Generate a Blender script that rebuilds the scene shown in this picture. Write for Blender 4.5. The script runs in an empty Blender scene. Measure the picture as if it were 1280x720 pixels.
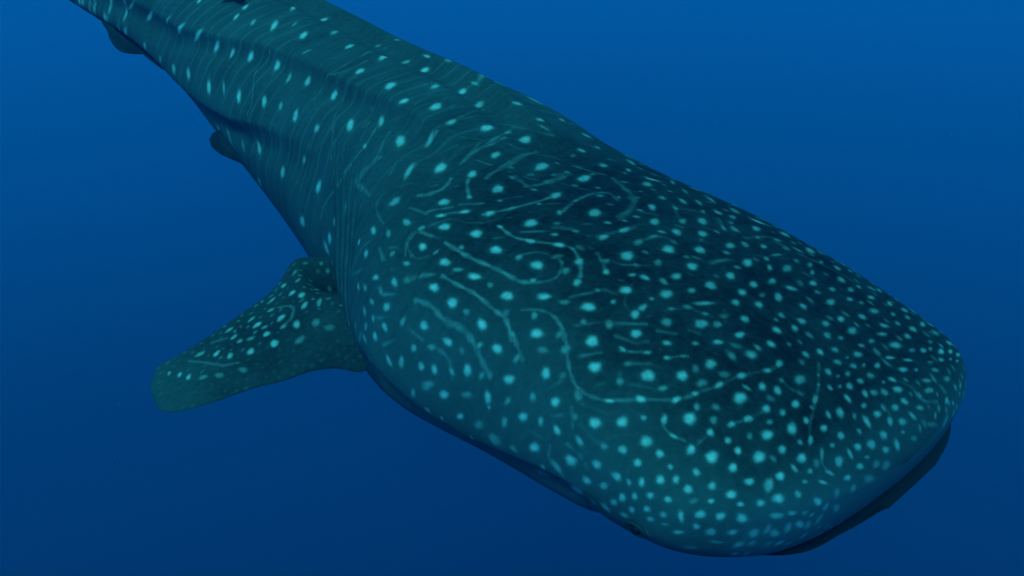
import bpy, bmesh, math, random
import numpy as np
from mathutils import Matrix, Vector
sc = bpy.context.scene
col = sc.collection
random.seed(4); rng = np.random.default_rng(4)

# ------------------------------------------------------------------ camera
cam_data = bpy.data.cameras.new('camera')
cam_data.lens_unit = 'FOV'; cam_data.angle = math.radians(52.0)
cam_data.clip_start = 0.05; cam_data.clip_end = 500
cam = bpy.data.objects.new('camera', cam_data); col.objects.link(cam)
PITCH = math.radians(24.7824)                         # looking down on the animal, level horizon
CAM = Vector((-1.19917, -2.50881, 1.76737))
cam.matrix_world = Matrix.Translation(CAM) @ Matrix.Rotation(math.pi/2 - PITCH, 4, 'X')
sc.camera = cam
# the shark's own frame in the world: banked and nose a little down
SHARK = Matrix(((0.707097, 0.668566, 0.230289, 0), (-0.684836, 0.728591, -0.012446, 0), (-0.176107, -0.148909, 0.973043, 0), (0, 0, 0, 1)))

# ------------------------------------------------------------------ light in the water
sc.view_settings.view_transform = 'Standard'; sc.view_settings.look = 'None'
sc.view_settings.exposure = 0.0; sc.view_settings.gamma = 1.0; sc.view_settings.use_curve_mapping = False
sc.cycles.volume_bounces = 1; sc.cycles.max_bounces = 6; sc.cycles.use_denoising = True
GLOW = [(-1.0, (.0002, .006, .045)), (-.66, (.0003, .029, .116)), (-.40, (.0004, .055, .195)), (-.167, (.0006, .105, .365)),
        (.10, (.0015, .16, .50)), (.45, (.004, .24, .58)), (.75, (.02, .42, .58)), (1.0, (.04, .60, .60))]
def glow(nt, vec):
    """light scattered in the water: bright towards the surface, dim towards the deep"""
    n = nt.nodes; l = nt.links
    sep = n.new('ShaderNodeSeparateXYZ'); l.new(vec, sep.inputs[0])
    mr = n.new('ShaderNodeMapRange'); mr.inputs[1].default_value = -1; mr.inputs[2].default_value = 1
    l.new(sep.outputs['Z'], mr.inputs[0])
    cr = n.new('ShaderNodeValToRGB'); cr.color_ramp.interpolation = 'CARDINAL'
    while len(cr.color_ramp.elements) < len(GLOW): cr.color_ramp.elements.new(.5)
    for e, (z, c) in zip(cr.color_ramp.elements, GLOW):
        e.position = (z + 1) / 2; e.color = (*c, 1)
    l.new(mr.outputs[0], cr.inputs[0])
    return cr.outputs[0]
w = bpy.data.worlds.new('World'); sc.world = w; w.use_nodes = True
nt = w.node_tree; bg = nt.nodes['Background']
tc = nt.nodes.new('ShaderNodeTexCoord')
nt.links.new(glow(nt, tc.outputs['Generated']), bg.inputs[0]); bg.inputs[1].default_value = 1.0
sun_d = bpy.data.lights.new('sun', 'SUN'); sun_d.energy = 5.0; sun_d.angle = math.radians(24); sun_d.color = (.07, 1.0, .96)
sun = bpy.data.objects.new('sun', sun_d); col.objects.link(sun)
sun.rotation_euler = Vector((-.16, -.76, .72)).to_track_quat('Z', 'Y').to_euler()

# ------------------------------------------------------------------ helpers
def tag(o, label=None, cat=None, group=None, kind=None):
    for k, v in (('label', label), ('category', cat), ('group', group), ('kind', kind)):
        if v: o[k] = v
    return o
def mesh_obj(name, V, F, mat, parent=None, smooth=True):
    me = bpy.data.meshes.new(name)
    V = np.asarray(V, dtype=np.float32).reshape(-1, 3)
    if isinstance(F, np.ndarray):
        nf = len(F); k = F.shape[1]
        me.vertices.add(len(V)); me.vertices.foreach_set('co', V.ravel())
        me.loops.add(nf*k); me.loops.foreach_set('vertex_index', F.ravel().astype(np.int32))
        me.polygons.add(nf); me.polygons.foreach_set('loop_start', np.arange(0, nf*k, k, dtype=np.int32))
        me.update(calc_edges=True); me.validate()
    else:
        me.from_pydata(V.tolist(), [], F)
    if smooth: me.polygons.foreach_set('use_smooth', np.ones(len(me.polygons), dtype=bool))
    me.materials.append(mat); me.update()
    o = bpy.data.objects.new(name, me); col.objects.link(o)
    if parent: o.parent = parent
    return o
def grid_faces(n, m, wrap=True, flip=False):
    i = np.arange(n-1)[:, None]; j = np.arange(m if wrap else m-1)[None]
    j2 = (j+1) % m
    f = np.stack([i*m+j+0*i, (i+1)*m+j, (i+1)*m+j2, i*m+j2+0*i], -1).reshape(-1, 4)
    return f[:, ::-1].copy() if flip else f
def attr(o, name, a):
    at = o.data.attributes.new(name, 'FLOAT', 'POINT'); at.data.foreach_set('value', np.asarray(a, dtype=np.float32).ravel())

# ---- shape of the animal, in its own frame: +X forward, +Y its left, +Z its back; s = metres behind the snout
KS=np.array([0,.25,.5,.9,1.4,2.0,2.7,3.5,4.4,5.4,6.2,7.0])
HALF_W=np.array([0.7480,0.8086,0.8102,0.8104,0.8265,0.6269,0.5060,0.4652,0.3303,0.2502,0.1656,0.0884])
UP=np.array([0.3013,0.2805,0.3132,0.3940,0.4386,0.5623,0.5119,0.3976,0.3204,0.2162,0.1387,0.0795])
DOWN=np.array([0.1946,0.2076,0.2766,0.3543,0.4402,0.4845,0.4370,0.3900,0.2910,0.2108,0.1400,0.0801])
YK=np.array([0,1.2,2.4,3.6,5.0,7.0])
SIDE=np.array([-0.3477,-0.1713,0.1093,0.2740,0.2574,0.0789])
RISE=np.array([0.1934,0.0061,-0.1308,-0.0253,-0.0209,-0.1017])
NOSE_W,NOSE_UP,NOSE_LOW=0.2653,0.6000,.10
def spline(x,y,xq):
    n=len(x);h=np.diff(x);A=np.zeros((n,n));b=np.zeros(n);A[0,0]=A[-1,-1]=1
    for i in range(1,n-1):
        A[i,i-1]=h[i-1];A[i,i]=2*(h[i-1]+h[i]);A[i,i+1]=h[i];b[i]=6*((y[i+1]-y[i])/h[i]-(y[i]-y[i-1])/h[i-1])
    M=np.linalg.solve(A,b);i=np.clip(np.searchsorted(x,xq)-1,0,n-2);a=x[i+1]-xq;c=xq-x[i];hi=h[i]
    return M[i]*a**3/(6*hi)+M[i+1]*c**3/(6*hi)+(y[i]/hi-M[i]*hi/6)*a+(y[i+1]/hi-M[i+1]*hi/6)*c
def sstep(a,b,x):
    q=np.clip((x-a)/(b-a),0,1);return q*q*(3-2*q)
def nose(s,s0,p):
    q=np.clip(1-s/s0,0,1);return np.maximum(1-q**p,0)**(1/p)
def dims(s):
    W=spline(KS,HALF_W,s)*nose(s,NOSE_W,2.4)
    return W,spline(KS,UP,s)*nose(s,NOSE_UP,1.7),spline(KS,DOWN,s)*nose(s,NOSE_LOW,2.0),spline(YK,SIDE,s),spline(YK,RISE,s)
def hull(s,t):
    W,U,D,yc,zc=dims(s)
    e=np.interp(s,[0,1.0,2.5,7],[2.5,2.35,2.1,2.0])[:,None]
    c=np.cos(t)[None];si=np.sin(t)[None]
    y=np.sign(c)*np.abs(c)**(2/e)*W[:,None];z=np.sign(si)*np.abs(si)**(2/e)*np.where(si>0,U[:,None],D[:,None])
    return np.stack([np.repeat(-s[:,None],len(t),1),-y+yc[:,None],z+zc[:,None]],-1)
def normals(X):
    a=np.gradient(X,axis=0);b=np.gradient(X,axis=1)
    b[:,0]=X[:,1]-X[:,-1];b[:,-1]=X[:,0]-X[:,-2]
    n=np.cross(a,b);l=np.linalg.norm(n,axis=-1,keepdims=True)
    n=np.where(l>1e-12,n/np.maximum(l,1e-12),[1.0,0,0])
    k=((X-X.mean(1,keepdims=True))*n).sum(-1)[len(X)//3:].mean()
    return n if k>0 else -n
def jaw_line(y):                       # height of the mouth slit across the snout
    return np.interp(y,[-1.1,-.65,.05,.6],[.07,.055,.14,.15])
RIDGES=[ # (s, degrees, height, undercut)
 ([1.2,1.7,2.0,2.5,3.05,4,6.8],[96,93,92,92,97,93,90],.030,.026),
 ([1.3,1.7,1.97,2.34,2.81,3.21,3.4,3.84,5,6.8],[70,64.5,59,53,50.5,42,34,18,8,0],.021,.015),
 ([2.2,2.68,2.91,3.2,3.32,3.57,3.82,5,6.8],[24,16.6,10,-2,-6,-14,-20,-25,-10],.030,.034)]
def gill_s(td): return 1.67+.0098*td
GILL_OFF=[-.05,.05,.15,.25,.35]
def relief(s,t):
    td=np.degrees(t)[None];td=(td+90)%360-90      # -90..270
    tm=np.where(td>90,180-td,td)                   # both flanks alike
    W,U,D,_,_=dims(s);R=np.sqrt((W**2+np.maximum(U,D)**2)/2)[:,None]
    d=np.zeros((len(s),len(t)));S=s[:,None]
    for k,(rs,rt,A,B) in enumerate(RIDGES):
        q=np.radians(tm-np.interp(s,rs,rt)[:,None])*R
        w=(sstep(rs[0],rs[0]+(1.3 if k==2 else .7),s)*(1-.5*sstep(5,6.8,s)))[:,None]
        if k==0: q=np.radians(td-np.interp(s,rs,rt)[:,None])*R
        if k==1: w=w*(1-.6*sstep(88,96,td))
        d+=w*np.where(q>0,A*np.exp(-(q/(.06 if k==0 else .10))**2),A*np.exp(-(q/.03)**2))-w*B*np.exp(-((q+.085)/.05)**2)
    ks=[0,.38,.49,.61,.74,.87,1.0,1.13,1.27,1.5];kt=[-3,-4.7,-5.8,-7.9,-11.5,-14.5,-14.5,-11.5,-8,-4]
    q=np.radians(tm-np.interp(s,ks,kt)[:,None])*R
    w=(sstep(.30,.95,s)*(1-sstep(1.25,1.5,s)))[:,None]
    d+=w*(np.where(q>0,.022*np.exp(-(q/.16)**2),.022*np.exp(-(q/.025)**2))-.060*np.exp(-((q+.11)/.06)**2))
    g=S-gill_s(tm)
    tw=sstep(-26,-14,tm)*(1-sstep(14,34,tm))
    d-=.03*sstep(-.13,-.04,g)*(1-sstep(.3,1.0,g))*sstep(-40,-20,tm)*(1-sstep(5,30,tm))
    for k,o in enumerate(GILL_OFF):
        d-=tw*.020*np.exp(-((g-o)/.010)**2)-tw*.008*np.exp(-((g-o+.028)/.016)**2)
    return d
def skin(s,t):
    X=hull(s,t);N=normals(X);d=relief(s,t)
    zm=jaw_line(X[...,1])
    m=(1-sstep(.22,.50,s))[:,None]
    d=d-m*.055*sstep(.03,.07,zm-X[...,2])
    return X+N*d[...,None]

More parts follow.
